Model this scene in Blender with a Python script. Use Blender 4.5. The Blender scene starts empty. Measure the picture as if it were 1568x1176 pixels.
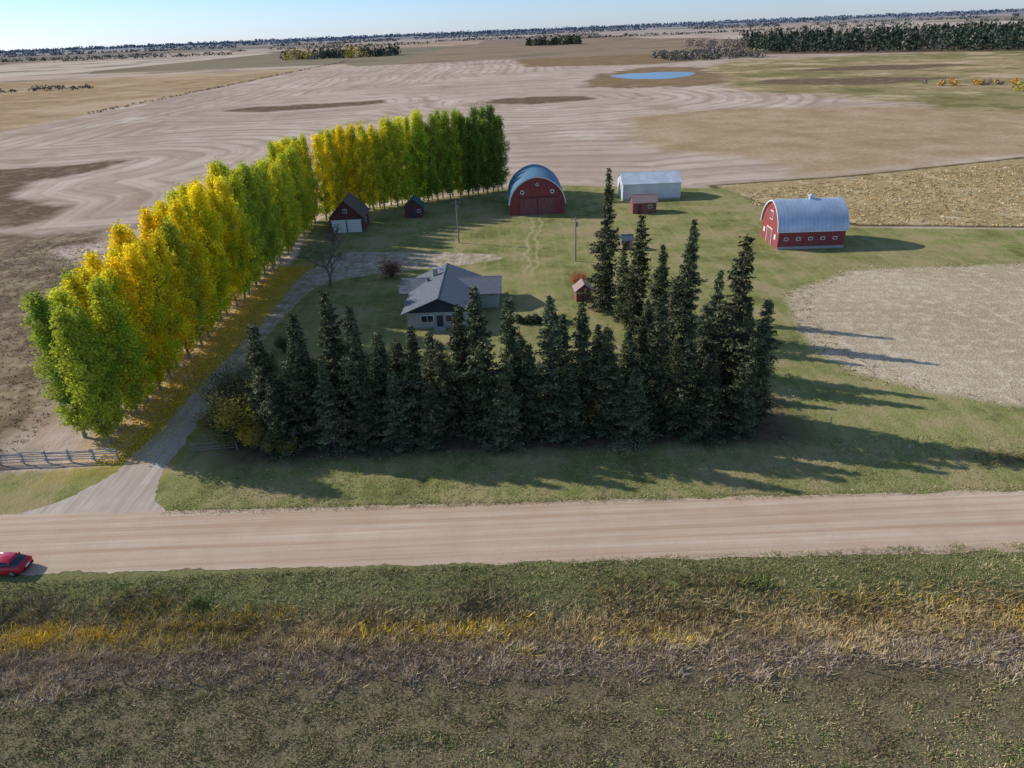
import bpy, math, random
import numpy as np
from mathutils import Vector, Matrix, noise
rng=np.random.default_rng(7); random.seed(7)
S=bpy.context.scene
COL=S.collection

def lin(c):
    c=c/255.0
    return c/12.92 if c<=0.04045 else ((c+0.055)/1.055)**2.4
def C(r,g,b,k=0.92): return (lin(r)*k,lin(g)*k,lin(b)*k,1.0)

# ---------------------------------------------------------------- node helpers
class NT:
    def __init__(s,name):
        s.m=bpy.data.materials.new(name); s.m.use_nodes=True
        s.t=s.m.node_tree; s.t.nodes.clear()
        s.out=s.t.nodes.new('ShaderNodeOutputMaterial')
    def n(s,typ,**kw):
        x=s.t.nodes.new(typ)
        for k,v in kw.items(): setattr(x,k,v)
        return x
    def l(s,a,b): s.t.links.new(a,b)
    def put(s,sock,v):
        if isinstance(v,(int,float,tuple,list)): sock.default_value=v
        else: s.l(v,sock)
    def math(s,op,a,b=None,clamp=False):
        x=s.n('ShaderNodeMath',operation=op); x.use_clamp=clamp
        s.put(x.inputs[0],a)
        if b is not None: s.put(x.inputs[1],b)
        return x.outputs[0]
    def pos(s):
        return s.n('ShaderNodeNewGeometry').outputs['Position']
    def obj(s): return s.n('ShaderNodeTexCoord').outputs['Object']
    def noise(s,vec,scale,detail=3,rough=0.6,dist=0.0):
        x=s.n('ShaderNodeTexNoise'); s.l(vec,x.inputs['Vector'])
        x.inputs['Scale'].default_value=scale; x.inputs['Detail'].default_value=detail
        x.inputs['Roughness'].default_value=rough; x.inputs['Distortion'].default_value=dist
        return x.outputs['Fac']
    def ramp(s,fac,stops):
        x=s.n('ShaderNodeValToRGB'); s.put(x.inputs[0],fac)
        e=x.color_ramp.elements
        while len(e)<len(stops): e.new(0.5)
        for i,(p,c) in enumerate(stops):
            e[i].position=p; e[i].color=c if len(c)==4 else (*c,1)
        return x.outputs[0]
    def mix(s,f,a,b,mode='MIX'):
        x=s.n('ShaderNodeMix',data_type='RGBA',blend_type=mode)
        s.put(x.inputs[0],f); s.put(x.inputs[6],a); s.put(x.inputs[7],b)
        return x.outputs[2]
    def mapr(s,v,a,b,c=0.0,d=1.0):
        x=s.n('ShaderNodeMapRange'); s.put(x.inputs[0],v)
        for i,k in enumerate((a,b,c,d)): x.inputs[i+1].default_value=k
        return x.outputs[0]
    def attr(s,name,vec=False):
        x=s.n('ShaderNodeAttribute'); x.attribute_name=name
        return x.outputs['Color'] if vec else x.outputs['Fac']
    def surf(s,col,rough=0.9,bump=None,bstr=0.3,bdist=0.1,metal=0.0,spec=0.2):
        p=s.n('ShaderNodeBsdfPrincipled'); s.put(p.inputs['Base Color'],col)
        s.put(p.inputs['Roughness'],rough); p.inputs['Metallic'].default_value=metal
        p.inputs['Specular IOR Level'].default_value=spec
        if bump is not None:
            b=s.n('ShaderNodeBump'); s.l(bump,b.inputs['Height'])
            b.inputs['Strength'].default_value=bstr; b.inputs['Distance'].default_value=bdist
            s.l(b.outputs[0],p.inputs['Normal'])
        s.l(p.outputs[0],s.out.inputs[0]); return s.m
    def matte(s,col,bump,bstr,bdist):
        p=s.n('ShaderNodeBsdfDiffuse'); s.put(p.inputs[0],col)
        b=s.n('ShaderNodeBump'); s.l(bump,b.inputs['Height'])
        b.inputs['Strength'].default_value=bstr; b.inputs['Distance'].default_value=bdist
        s.l(b.outputs[0],p.inputs['Normal']); s.l(p.outputs[0],s.out.inputs[0]); return s.m

def simple(name,col,var=0.25,scale=3.0,rough=0.85,metal=0.0,spec=0.2,bs=0.2):
    t=NT(name); o=t.obj()
    n1=t.noise(o,scale,4); n2=t.noise(o,scale*7,2)
    f=t.math('ADD',t.math('MULTIPLY',n1,0.7),t.math('MULTIPLY',n2,0.3))
    a=tuple(x*(1-var) for x in col[:3])+(1,); b=tuple(min(1,x*(1+var)) for x in col[:3])+(1,)
    return t.surf(t.ramp(f,[(0.3,a),(0.7,b)]),rough,n2,bs,0.02,metal,spec)

def boards(name,col,pitch=0.25,var=0.35,horizontal=False):
    t=NT(name); o=t.obj()
    sx=t.n('ShaderNodeSeparateXYZ'); t.l(o,sx.inputs[0])
    c=sx.outputs[2] if horizontal else t.math('ADD',sx.outputs[0],sx.outputs[1])
    fr=t.math('FRACT',t.math('DIVIDE',c,pitch))
    groove=t.math('LESS_THAN',fr,0.1)
    st=t.n('ShaderNodeMapping'); t.l(o,st.inputs[0]); st.inputs['Scale'].default_value=(1,1,6) if horizontal else (3,3,.35)
    n1=t.noise(st.outputs[0],1.5,5,0.7); n2=t.noise(o,0.6,3)
    a=tuple(x*(1-var) for x in col[:3])+(1,); b=tuple(min(1,x*(1+var)) for x in col[:3])+(1,)
    base=t.ramp(n1,[(0.3,a),(0.7,b)])
    base=t.mix(t.mapr(n2,0.5,0.75,0,0.35),base,(0.20,0.13,0.11,1))
    base=t.mix(t.math('MULTIPLY',groove,0.5),base,(0.02,0.01,0.01,1))
    return t.surf(base,0.8,fr,0.2,0.02)

def metal_roof(name,col,pitch=0.6,axis=0,rough=0.45,metal=.35,spec=.5):
    t=NT(name); o=t.obj()
    sx=t.n('ShaderNodeSeparateXYZ'); t.l(o,sx.inputs[0])
    fr=t.math('FRACT',t.math('DIVIDE',sx.outputs[axis],pitch))
    rib=t.math('LESS_THAN',fr,0.12)
    n1=t.noise(o,0.35,4); n2=t.noise(o,4,3)
    a=tuple(x*0.75 for x in col[:3])+(1,); b=tuple(min(1,x*1.15) for x in col[:3])+(1,)
    base=t.ramp(t.math('ADD',t.math('MULTIPLY',n1,0.6),t.math('MULTIPLY',n2,0.4)),[(0.35,a),(0.65,b)])
    base=t.mix(t.math('MULTIPLY',rib,0.45),base,tuple(x*0.5 for x in col[:3])+(1,))
    base=t.mix(t.mapr(n2,0.62,0.75,0,0.3),base,(0.22,0.14,0.09,1))
    return t.surf(base,rough,rib,0.5,0.04,metal,spec)

# ---------------------------------------------------------------- mesh helper
def build_mesh(name,parts,mats):
    """parts: (verts Nx3, faces MxK, mat index, per-vertex colour Nx3 or None)"""
    me=bpy.data.meshes.new(name)
    V=np.concatenate([np.asarray(p[0],float) for p in parts])
    loops=[];tot=[];mi=[];cols=[];off=0
    for v,f,m,c in parts:
        f=np.asarray(f); loops.append((f+off).ravel()); tot.append(np.full(len(f),f.shape[1])); mi.append(np.full(len(f),m))
        cols.append(np.ones((len(v),3)) if c is None else c); off+=len(v)
    L=np.concatenate(loops);T=np.concatenate(tot);M=np.concatenate(mi);K=np.concatenate(cols)
    me.vertices.add(len(V)); me.vertices.foreach_set('co',V.ravel())
    me.loops.add(len(L)); me.loops.foreach_set('vertex_index',L.astype(np.int32))
    me.polygons.add(len(T)); me.polygons.foreach_set('loop_start',np.concatenate([[0],np.cumsum(T)[:-1]]).astype(np.int32))
    me.polygons.foreach_set('material_index',M.astype(np.int32))
    a=me.color_attributes.new('tint','FLOAT_COLOR','POINT')
    a.data.foreach_set('color',np.concatenate([K,np.ones((len(K),1))],1).ravel())
    for m in mats: me.materials.append(m)
    me.update(calc_edges=True); me.validate()
    return me
def obj(name,me,loc=(0,0,0),rot=0,sc=1.0,parent=None):
    o=bpy.data.objects.new(name,me); COL.objects.link(o); o.location=loc; o.rotation_euler=(0,0,rot)
    o.scale=(sc,sc,sc) if isinstance(sc,(int,float)) else sc
    if parent: o.parent=parent
    return o
def tube(pts,rad,sides=6):
    pts=np.asarray(pts,float); v=[]
    for i,p in enumerate(pts):
        d=pts[min(i+1,len(pts)-1)]-pts[max(i-1,0)]; d/=np.linalg.norm(d)+1e-9
        a=np.cross(d,[0.31,0.9,0.2]); a/=np.linalg.norm(a); b=np.cross(d,a)
        for k in range(sides):
            t=2*math.pi*k/sides; v.append(p+rad[i]*(a*math.cos(t)+b*math.sin(t)))
    f=[]
    for i in range(len(pts)-1):
        for k in range(sides):
            k2=(k+1)%sides; f.append((i*sides+k,i*sides+k2,(i+1)*sides+k2,(i+1)*sides+k))
    return np.array(v),np.array(f)
def merge(list_vf):
    V=[];F=[];o=0
    for v,f in list_vf: V.append(v);F.append(f+o);o+=len(v)
    return np.concatenate(V),np.concatenate(F)
def unit(a): return a/(np.linalg.norm(a,axis=1,keepdims=True)+1e-9)
def rhombi(cen,dirs,length,width,r):
    n=len(cen); d=unit(dirs); s=unit(np.cross(d,unit(r.normal(size=(n,3)))))
    L=np.asarray(length).reshape(-1,1)*np.ones((n,1)); W=np.asarray(width).reshape(-1,1)*np.ones((n,1))
    v=np.stack([cen-d*L/2,cen+s*W/2,cen+d*L/2,cen-s*W/2],1).reshape(-1,3)
    return v,np.arange(4*n).reshape(n,4)

# ---------------------------------------------------------------- foliage materials
def foliage(name,col=None,trans=0.3,objcol=False):
    t=NT(name); tint=t.attr('tint',True)
    base=t.n('ShaderNodeObjectInfo').outputs['Color'] if objcol else col
    c=t.mix(1.0,base,tint,'MULTIPLY')
    d=t.n('ShaderNodeBsdfDiffuse'); t.l(c,d.inputs[0])
    if trans<=0:
        t.l(d.outputs[0],t.out.inputs[0]); return t.m
    tr=t.n('ShaderNodeBsdfTranslucent'); t.l(c,tr.inputs[0])
    mx=t.n('ShaderNodeMixShader'); mx.inputs[0].default_value=trans
    t.l(d.outputs[0],mx.inputs[1]); t.l(tr.outputs[0],mx.inputs[2]); t.l(mx.outputs[0],t.out.inputs[0])
    return t.m
M_needle=foliage('spruce_needles',objcol=True,trans=0)
M_leaf=foliage('poplar_leaves',objcol=True,trans=0.42)
M_plain=foliage('plant_tint',(1,1,1,1),trans=0)
M_bark=simple('bark_grey',(0.17,0.14,0.11,1),0.4,5)
M_barkp=simple('poplar_bark',(0.26,0.23,0.15,1),0.35,4)

# ---------------------------------------------------------------- trees
def spruce_mesh(seed,H=16.0,R=2.7,bare=0.7,power=.66,dens=1.0):
    r=np.random.default_rng(seed); P=[];D=[];L=[];W=[];K=[];tubes=[]
    zs=[];z=bare
    while z<H-0.2: zs.append(z); z+=r.uniform(0.24,0.5)/dens
    lop=r.uniform(0,6.28); lz=r.uniform(0,6.28); bump=r.uniform(.3,.7)
    for z in zs:
        fr=(H-z)/H; nb=int(r.integers(5,10)) if fr>0.15 else 5
        a0=r.uniform(0,6.28); ring=r.uniform(.75,1.12)*(1+.18*math.exp(-((fr-bump)/.08)**2))
        for b in range(nb):
            if r.random()<.1: continue
            az=a0+b*6.283/nb+r.normal()*0.35
            ln=ring*R*(fr**power)*r.uniform(0.5,1.25)*(1+0.2*math.cos(az-lop+z*.35))*(1+.12*math.sin(z*1.3+lz))
            if z<H*0.1: ln*=0.85
            ln=max(ln,0.18); out=np.array([math.cos(az),math.sin(az),0])
            nc=int(ln*5.0)+2; ts=np.linspace(0.25,1.0,nc)
            tone=r.uniform(0.5,1.45)
            droop=r.uniform(0.1,0.5)*(0.4+fr)
            for t in ts:
                c=out*ln*t+np.array([0,0,z-droop*ln*t+0.24*ln*t*t])
                m=5
                side=np.cross(out,[0,0,1])
                sp=0.24*(1.25-t)*ln*0.6+0.12
                P.append(c+side*r.normal(size=(m,1))*sp+r.normal(size=(m,3))*0.10)
                D.append(out*0.8+side*r.normal(size=(m,1))*0.7+np.array([0,0,-0.25])+r.normal(size=(m,3))*0.35)
                L.append(r.uniform(0.25,0.5,m)); W.append(r.uniform(0.10,0.22,m))
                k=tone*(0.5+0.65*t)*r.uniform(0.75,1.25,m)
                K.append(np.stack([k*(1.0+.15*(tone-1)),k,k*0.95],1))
            if ln>0.8:
                tubes.append(tube([[0,0,z],out*ln*0.9+[0,0,z-droop*ln*0.9+0.18*ln]],[0.045,0.01],3))
    P=np.concatenate(P);D=np.concatenate(D);L=np.concatenate(L);W=np.concatenate(W);K=np.concatenate(K)
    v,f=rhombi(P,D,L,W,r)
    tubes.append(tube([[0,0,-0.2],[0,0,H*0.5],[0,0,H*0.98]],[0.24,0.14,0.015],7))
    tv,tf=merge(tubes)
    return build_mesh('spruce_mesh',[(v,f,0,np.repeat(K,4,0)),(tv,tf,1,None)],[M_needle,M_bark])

def poplar_mesh(seed,H=20.0,R=2.2,green=0.2):
    r=np.random.default_rng(seed); tubes=[];P=[];K=[]
    bend=r.normal(size=2)*0.3
    def axis(z): return np.array([bend[0]*math.sin(z/H*3),bend[1]*math.sin(z/H*2.2),z])
    tubes.append(tube([axis(z) for z in np.linspace(-0.2,H*0.95,8)],np.linspace(0.22,0.02,8),6))
    nb=74
    for i in range(nb):
        fr=0.05+0.90*(i+r.uniform(0,1))/nb; z=H*fr
        env=R*min(1,(0.62+1.9*(fr-0.05)))*min(1,((1.02-fr)/0.55))**0.75
        az=i*2.4+r.normal()*0.3; ln=max(0.25,env*r.uniform(0.5,1.2))
        rise=ln*r.uniform(0.5,1.3)
        e=axis(z)+np.array([math.cos(az)*ln,math.sin(az)*ln,rise])
        if e[2]>H*.98: e[2]=H*.98
        tubes.append(tube([axis(z),(axis(z)+e)/2+[0,0,-0.1],e],[0.05,0.03,0.01],3))
        tone=r.uniform(0.7,1.15); hue=r.random()<green*(1.5-fr)
        for s in (0.5,0.78,1.0):
            c=axis(z)*(1-s)+e*s
            m=int(50*(0.55+0.45*env/R)); q=c+r.normal(size=(m,3))*np.array([0.38,0.38,0.55])*(0.7+0.35*r.random())
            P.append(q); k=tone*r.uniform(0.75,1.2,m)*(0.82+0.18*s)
            g=np.stack([k,k,k],1)
            if hue: g=g*np.array([0.6,0.86,0.9])
            K.append(g)
    P=np.concatenate(P);K=np.concatenate(K)
    D=r.normal(size=P.shape)
    sz=r.uniform(0.2,0.38,len(P))
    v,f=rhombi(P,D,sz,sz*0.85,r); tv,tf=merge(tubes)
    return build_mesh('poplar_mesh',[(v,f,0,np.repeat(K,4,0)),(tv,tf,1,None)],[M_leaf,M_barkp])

SP=[spruce_mesh(s,16,rr,.5,pw,d) for s,rr,pw,d in ((1,2.9,.72,1),(2,3.1,.85,1),(3,2.4,.6,1),(4,3.0,.78,1.05),(5,2.6,.95,.9),(6,2.5,.52,1),(7,2.8,.66,.8),(8,3.2,.9,1)) ]
PO=[poplar_mesh(s,20,rr,g) for s,rr,g in ((11,2.3,.04),(12,2.1,.12),(13,2.45,.15),(14,2.2,.07),(15,2.0,.1))]

def spruce(x,y,h,w=1.0):
    i=random.randrange(len(SP)); s=h/16.0; sw=(0.55+0.45*s)*w*random.uniform(.88,1.12)
    o=obj('spruce_tree',SP[i],(x,y,0),random.uniform(0,6.28),(sw,sw*random.uniform(.9,1.1),s))
    o.rotation_euler[0]=random.uniform(-.025,.025); o.rotation_euler[1]=random.uniform(-.025,.025)
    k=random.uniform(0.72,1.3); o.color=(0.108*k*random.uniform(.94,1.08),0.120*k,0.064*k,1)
for x,y,h,w in [(-26.8,65.6,14.3,1),(-23.6,68.5,13,1),(-22.2,65,15.4,1),(-18.9,66.2,17.2,1.1),(-16.4,65.2,16.2,1),(-14.0,66.5,12.2,1),(-10.4,64.6,13.8,1.15),
    (-7.4,65.4,11.6,1),(-5.6,66.3,15,1),(-2.9,64.6,18,1.2),(-0.3,66.2,16,1),(1.8,64.4,11.2,1),(4.3,64.8,16.1,1),(7.6,65,15.3,1.15),(10.0,64.0,12.8,1),
    (12.6,65.8,11.8,1),(15.6,65,15.4,1.15),(18.4,63.6,12.0,1),(21.0,66.5,14,1),(23.4,66.2,21.4,1.2),(26.8,65.3,14.8,1),(29.2,70.5,4.5,.9),
    (-28.7,69.5,10.5,1),(-20.0,69.5,12,1),(-12.4,68.5,10.5,1.05),(-9,69.5,11,1),(-4,69.5,12,1),(1.2,68.5,10.5,1),(5.8,69,12.5,1),(9.6,69,11.5,1),(14.5,69,12,1),(-25,63.6,9.5,.95),(19.5,70,11.5,1),
    (-15.2,63.2,8.5,.9),(-12.2,63.4,9.5,1),(-8.8,63.0,8.0,.9),(-1.0,62.9,9,1),(6.0,63.0,9.5,1),(12.9,62.9,9.0,1),(20.7,62.9,10,1),(24.6,63.4,11.5,1),(-19.6,63.3,10.5,.95),(-17.6,68.8,11,1),
    (15.1,101.3,22,1),(18.4,93,17.2,1),(24.8,90,17.4,1.05),(21.0,88.5,14.2,.95),(20.5,80,12.2,1),(25.4,78.5,13.6,1),(17.2,97,12.0,.8),(28.0,74.5,11,.9),(18.0,83.5,8.5,.85)]:
    spruce(x,y,h,w)

YEL=(1.0,0.80,0.035); YG=(0.74,0.73,0.06); GR=(0.33,0.41,0.06); DG=(0.18,0.25,0.055); OR=(1.0,0.70,0.03)
def lerp(a,b,t): return tuple(a[i]*(1-t)+b[i]*t for i in range(3))
def poplar(x,y,h,col):
    s=h/20.0; o=obj('poplar_tree',PO[random.randrange(len(PO))],(x,y,0),random.uniform(0,6.28),((0.6+0.4*s)*random.uniform(.9,1.12),(0.6+0.4*s)*random.uniform(.9,1.12),s))
    k=random.uniform(0.92,1.06); o.color=(min(1,col[0]*k),col[1]*k,col[2],1)
y=66.2
while y<168:
    for row,xx in enumerate((-46.0,-49.6)):
        yy=y+row*1.6+random.uniform(-.4,.4)
        h=16.4+4.8*min(1,(yy-65)/40)+random.uniform(-1.6,1.0)
        if yy>126: h=21.2-2.6*min(1,(yy-126)/14)+random.uniform(-1.2,.8)
        if yy>152: h+=1.5
        if yy<70: col=lerp(GR,YG,0.25 if row else 0.5)
        elif yy<74: col=lerp(GR,YG,0.9)
        elif yy<118: col=lerp(YG,YEL,random.choice((0.7,0.9,1,1,1)))
        else: col=lerp(YG,YEL,random.choice((0,0.15,0.5,0.9)))
        if 88<yy<122 and random.random()<0.10: col=lerp(YG,GR,0.15)
        if 76<yy<112 and random.random()<0.2: col=OR
        if 120<yy<150 and random.random()<0.3: col=lerp(YG,GR,0.4)
        poplar(xx+random.uniform(-.5,.5),yy,h,col)
    y+=3.35
n=17
for i in range(n):
    t=i/(n-1)
    for row in range(2):
        x=-44+42.5*t+row*0.8+random.uniform(-.4,.4); yy=169+24*(t**0.8)+row*3.6
        if t<0.28: col=lerp(YG,YEL,random.choice((0.4,1)))
        elif t<0.55: col=lerp(YG,YEL,random.choice((0,0.1,0.8)))
        elif t<0.8: col=lerp(GR,YG,random.choice((0.3,0.8)))
        else: col=lerp(DG,GR,random.random()*0.8)
        poplar(x,yy,random.uniform(19.5,23),col)

# shrubs / bushes
def bush_mesh(seed,r0,h,nl,leaf,branches=40,tint=(1,1,1),var=0.3):
    r=np.random.default_rng(seed); tubes=[];ends=[]
    for b in range(branches):
        az=r.uniform(0,6.28); ln=r0*r.uniform(0.3,1); z=h*r.uniform(0.45,1)
        e=np.array([math.cos(az)*ln,math.sin(az)*ln,z]); m=e*np.array([.4,.4,.55])+r.normal(size=3)*0.12
        tubes.append(tube([[r.normal()*.15,r.normal()*.15,-.1],m,e],[0.05,0.03,0.008],3)); ends.append(e); ends.append((e+m)/2)
    parts=[(*merge(tubes),1,None)]
    if nl:
        ends=np.array(ends); idx=r.integers(0,len(ends),nl)
        P=ends[idx]+r.normal(size=(nl,3))*r0*0.16; P[:,2]=np.abs(P[:,2])+.05
        tone=r.uniform(1-var,1+var,len(ends))[idx]*r.uniform(.75,1.2,nl)
        v,f=rhombi(P,r.normal(size=P.shape),leaf,leaf*.8,r)
        parts.append((v,f,0,np.repeat(tone[:,None]*np.array(tint),4,0)))
    return build_mesh('bush_mesh',parts,[M_leaf,M_bark])
BU=[bush_mesh(31,2.2,4.2,3500,.2),bush_mesh(32,1.9,3.4,2500,.2),bush_mesh(33,2.3,5,700,.2,70)]
for x,y,z,k,col in [(-33,66.5,1.0,0,(.24,.21,.09)),(-30.5,68,1.25,2,(.25,.2,.1)),(-28.6,64.4,.85,1,(.6,.45,.07)),(-31.5,64.5,.9,1,(.2,.19,.07)),(-26.5,63,.75,0,(.28,.24,.08)),
    (-34.2,70.5,1.2,2,(.22,.19,.09)),(-31.8,72,1.3,0,(.18,.18,.07)),(-29,73,1.2,0,(.16,.17,.06)),(-24.5,62.6,.6,1,(.4,.32,.07)),(-26,72.5,1.1,0,(.13,.15,.06)),(-30,66,1.3,0,(.42,.33,.07)),(-33.5,74,1.2,2,(.2,.18,.09)),
    (9.6,69.6,1.1,0,(.8,.34,.03)),(9.2,65.9,1.2,1,(.6,.28,.03)),(7.0,71,1.0,1,(.6,.32,.04)),(-33.8,78,0.8,2,(.14,.14,.06)),(-33,83,.7,0,(.12,.14,.05)),(-32.5,90,.7,1,(.13,.14,.06))]:
    o=obj('autumn_shrub',BU[k],(x,y,0),random.uniform(0,6),z); o.color=(*col,1)
o=obj('red_shrub',bush_mesh(34,1.7,2.6,1500,.16),(12.1,112.3,0)); o.color=(.48,.15,.07,1)
o=obj('brown_shrub',bush_mesh(35,2.3,2.8,2400,.2),(-21.5,122.3,0)); o.color=(.26,.13,.08,1)
for x,y,s in ((18.7,76,1),(2.5,76,.9),(-9,78,1),(-16,80,1.1),(-22,84,1),(12,78,.8)):
    o=obj('green_shrub',BU[1],(x,y,0),x,s); o.color=(.09,.12,.05,1)
r=np.random.default_rng(5); nh_=9000; hx=r.uniform(1,8.6,nh_)
top=.95+.28*np.sin(hx*2.1)+.18*np.sin(hx*4.7+1)
P=np.stack([hx,97.4+.25*np.sin(hx*1.3)+r.normal(size=nh_)*.42,r.uniform(0,1,nh_)**.7*top],1)
v,f=rhombi(P,r.normal(size=P.shape),.2,.14,r); K=r.uniform(.5,1.4,(nh_,1))*np.array([[.075,.09,.05]])
obj('hedge',build_mesh('hedge',[(v,f,0,np.repeat(K,4,0))],[M_plain]))
def bare_tree(seed,H):
    r=np.random.default_rng(seed); tubes=[]
    def grow(p,d,ln,rad,lev):
        mid=p+d*ln*.5+r.normal(size=3)*ln*.06; e=p+d*ln+r.normal(size=3)*ln*.08
        tubes.append(tube([p,mid,e],[rad,rad*.8,rad*.55],5 if lev<2 else 3))
        if lev>=5: return
        for k in range(3 if lev else 5):
            nd=d+r.normal(size=3)*0.55+np.array([0,0,.12]); nd/=np.linalg.norm(nd)
            grow(e if r.random()<.6 else mid,nd,ln*r.uniform(.6,.8),max(rad*.55,.03),lev+1)
    grow(np.array([0,0,-.2]),np.array([0.03,0,1.0]),H*.3,.28,0)
    return build_mesh('bare',[(*merge(tubes),0,None)],[M_bark])
obj('bare_tree',bare_tree(3,12.5),(-32.3,118.7,0))
obj('bare_tree',bare_tree(9,7),(-36.3,141.5,0))

# ---------------------------------------------------------------- ground
def sdf(poly,X,Y):
    P=np.array(poly,float); d=np.full(X.shape,1e18); ins=np.zeros(X.shape,bool); n=len(P)
    for i in range(n):
        a=P[i];b=P[(i+1)%n]; e=b-a; wx=X-a[0]; wy=Y-a[1]
        t=np.clip((wx*e[0]+wy*e[1])/(e@e),0,1); dx=wx-e[0]*t; dy=wy-e[1]*t
        d=np.minimum(d,dx*dx+dy*dy)
        if a[1]!=b[1]:
            c=((a[1]>Y)!=(b[1]>Y))&(X<(b[0]-a[0])*(Y-a[1])/(b[1]-a[1])+a[0]); ins^=c
    d=np.sqrt(d); return np.where(ins,d,-d)
ys=[-80.0]
while ys[-1]<40000:
    y=ys[-1]; ys.append(y+ (3 if y<15 else max(0.55,0.0095*y)))
ys=np.array(ys); tc=np.linspace(-1,1,441)
X=(tc[None,:]*(110+1.25*np.maximum(ys,0)[:,None])); Y=np.repeat(ys[:,None],441,1)
nr,ncl=X.shape; Xf=X.ravel();Yf=Y.ravel()
s_=Yf+0.027*Xf
Z=-0.75*np.exp(-((s_-38.2)/2.3)**2)
YARD=[(-200,30),(-200,60),(-56,61.2),(-43.5,62),(-43.5,140),(-47,166),(-44,176),(0,198),(18,199),(59.5,186),(63,163),(74,143),(106,136.5),(260,120),(260,30)]
FR=[(42,90),(45,103),(50,108.5),(61,116),(91,115),(170,112),(170,56),(75,62.5),(57.7,66.5),(49,70),(43,76.5),(41,83)]
BRUSH=[(55,192),(97,197),(159,214),(300,245),(300,125),(106,137),(75,143.5),(62,165)]
PAST=[(50,262),(54,290),(62,355),(130,375),(230,340),(420,430),(420,260),(159,215),(97,200),(84,196),(88,215),(70,240)]
OLIVE=[(148,471),(190,420),(218,305),(420,300),(1100,500),(900,860),(260,850),(180,690),(160,560)]
REED=[(60,560),(95,700),(150,790),(200,760),(190,620),(170,540),(110,520)]
DA=[(-146,283),(-185,272),(-260,270),(-230,190),(-138,176),(-122,176),(-126,200),(-150,215),(-160,240),(-146,262)]
DB=[(-92,172),(-100,150),(-78,135),(-60,118),(-56,62),(-200,60),(-220,160),(-130,168)]
D2=[(-182,478),(-150,462),(-110,470),(-76,492),(-80,515),(-120,505),(-165,500)]
D3=[(-10,458),(20,440),(60,455),(55,480),(24,492),(-8,480)]
D4=[(-52,300),(-30,296),(-22,310),(-40,318)]
D5=[(330,1080),(350,960),(560,800),(900,840),(1500,1100),(1500,1700),(500,1600)]
D6=[(170,520),(240,470),(330,500),(280,540),(200,560)]
D7=[(230,640),(330,590),(420,640),(330,680)]
LEFTF=[(-277,240),(-277,1500),(-1500,1500),(-1500,240)]
EASTF=[(20,1150),(240,1150),(260,900),(160,840),(30,900)]
def sm(P): return sdf(P,Xf,Yf)
yard=sm(YARD); brush=sm(BRUSH)
at={'sd_yard':yard,'sd_fr':sm(FR),'sd_brush':brush,'sd_past':sm(PAST),
    'sd_olive':sm(OLIVE),'sd_reed':np.maximum(sm(REED),sm(EASTF)),'sd_dark':np.maximum.reduce([sm(DA),sm(D2),sm(D3),sm(D4),sm(D5),sm(D6)-6,sm(D7)-6]),'sd_db':sm(DB),'sd_left':sm(LEFTF),
    'sd_litter':-(np.abs(Xf+43)-5.2)*1.0 ,
    'fd':np.minimum.reduce([-yard,-brush,-sm(DA),-sm(DB),-sm(D2)+30,-sm(D3)+20,np.abs(Xf+277)])}
at['sd_litter']=np.minimum(at['sd_litter'],np.minimum(Yf-62,132-Yf)*.5)
V=np.stack([Xf,Yf,Z],1); idx=np.arange(nr*ncl).reshape(nr,ncl)
F=np.stack([idx[:-1,:-1],idx[:-1,1:],idx[1:,1:],idx[1:,:-1]],-1).reshape(-1,4)

t=NT('ground_fields_and_grass'); p=t.pos()
sep=t.n('ShaderNodeSeparateXYZ'); t.l(p,sep.inputs[0]); PX,PY=sep.outputs[0],sep.outputs[1]
nb=t.noise(p,0.006,3); nm=t.noise(p,0.05,3,0.65); nf=t.noise(p,0.6,3,0.7); nff=t.noise(p,4.0,1,0.7); nq=t.noise(p,.019,4,.7); nh=t.noise(p,.13,3,.7)
def two(n,a,b,lo=0.35,hi=0.65): return t.ramp(n,[(lo,a),(hi,b)])
def sdmask(name,amp,edge,nz=None):
    nz=nm if nz is None else nz
    v=t.math('ADD',t.attr(name),t.math('MULTIPLY',t.math('SUBTRACT',nz,0.5),amp))
    return t.mapr(v,-edge,edge)
stub=two(nb,C(205,183,163),C(184,161,141),.4,.62)
stub=t.mix(t.mapr(nm,.45,.7,0,.6),stub,C(166,143,123))
fd=t.math('ADD',t.attr('fd'),t.math('ADD',t.math('MULTIPLY',nb,40),t.math('MULTIPLY',nm,3)))
s1=t.math('SINE',t.math('MULTIPLY',fd,2*math.pi/10.5)); s2=t.math('SINE',t.math('MULTIPLY',fd,2*math.pi/3.4))
s4=t.math('SINE',t.math('MULTIPLY',fd,2*math.pi/33))
wob=t.mapr(nq,.38,.6,0.1,1)
st=t.math('MULTIPLY',t.mapr(s1,.1,.8),wob)
stub=t.mix(t.math('MULTIPLY',st,.62),stub,C(140,118,99))
stub=t.mix(t.math('MULTIPLY',t.mapr(s2,.3,1),.25),stub,C(150,128,107))
stub=t.mix(t.math('MULTIPLY',t.mapr(s4,.4,1),.35),stub,C(150,127,106))
stub=t.mix(t.mapr(nq,.55,.70,0,.6),stub,C(220,202,182))
stub=t.mix(t.mapr(nq,.44,.34,0,.55),stub,C(140,118,94))
col=stub
leftf=two(nm,C(182,155,120),C(152,127,95)); leftf=t.mix(t.mapr(nb,.5,.6,0,.6),leftf,C(200,175,144))
col=t.mix(sdmask('sd_left',10,3),col,leftf)
vo=t.n('ShaderNodeTexVoronoi'); vo.distance='CHEBYCHEV'; mp=t.n('ShaderNodeMapping'); t.l(p,mp.inputs[0]); mp.inputs['Scale'].default_value=(1/700,1/1500,1)
mp.inputs['Rotation'].default_value=(0,0,.03)
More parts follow.
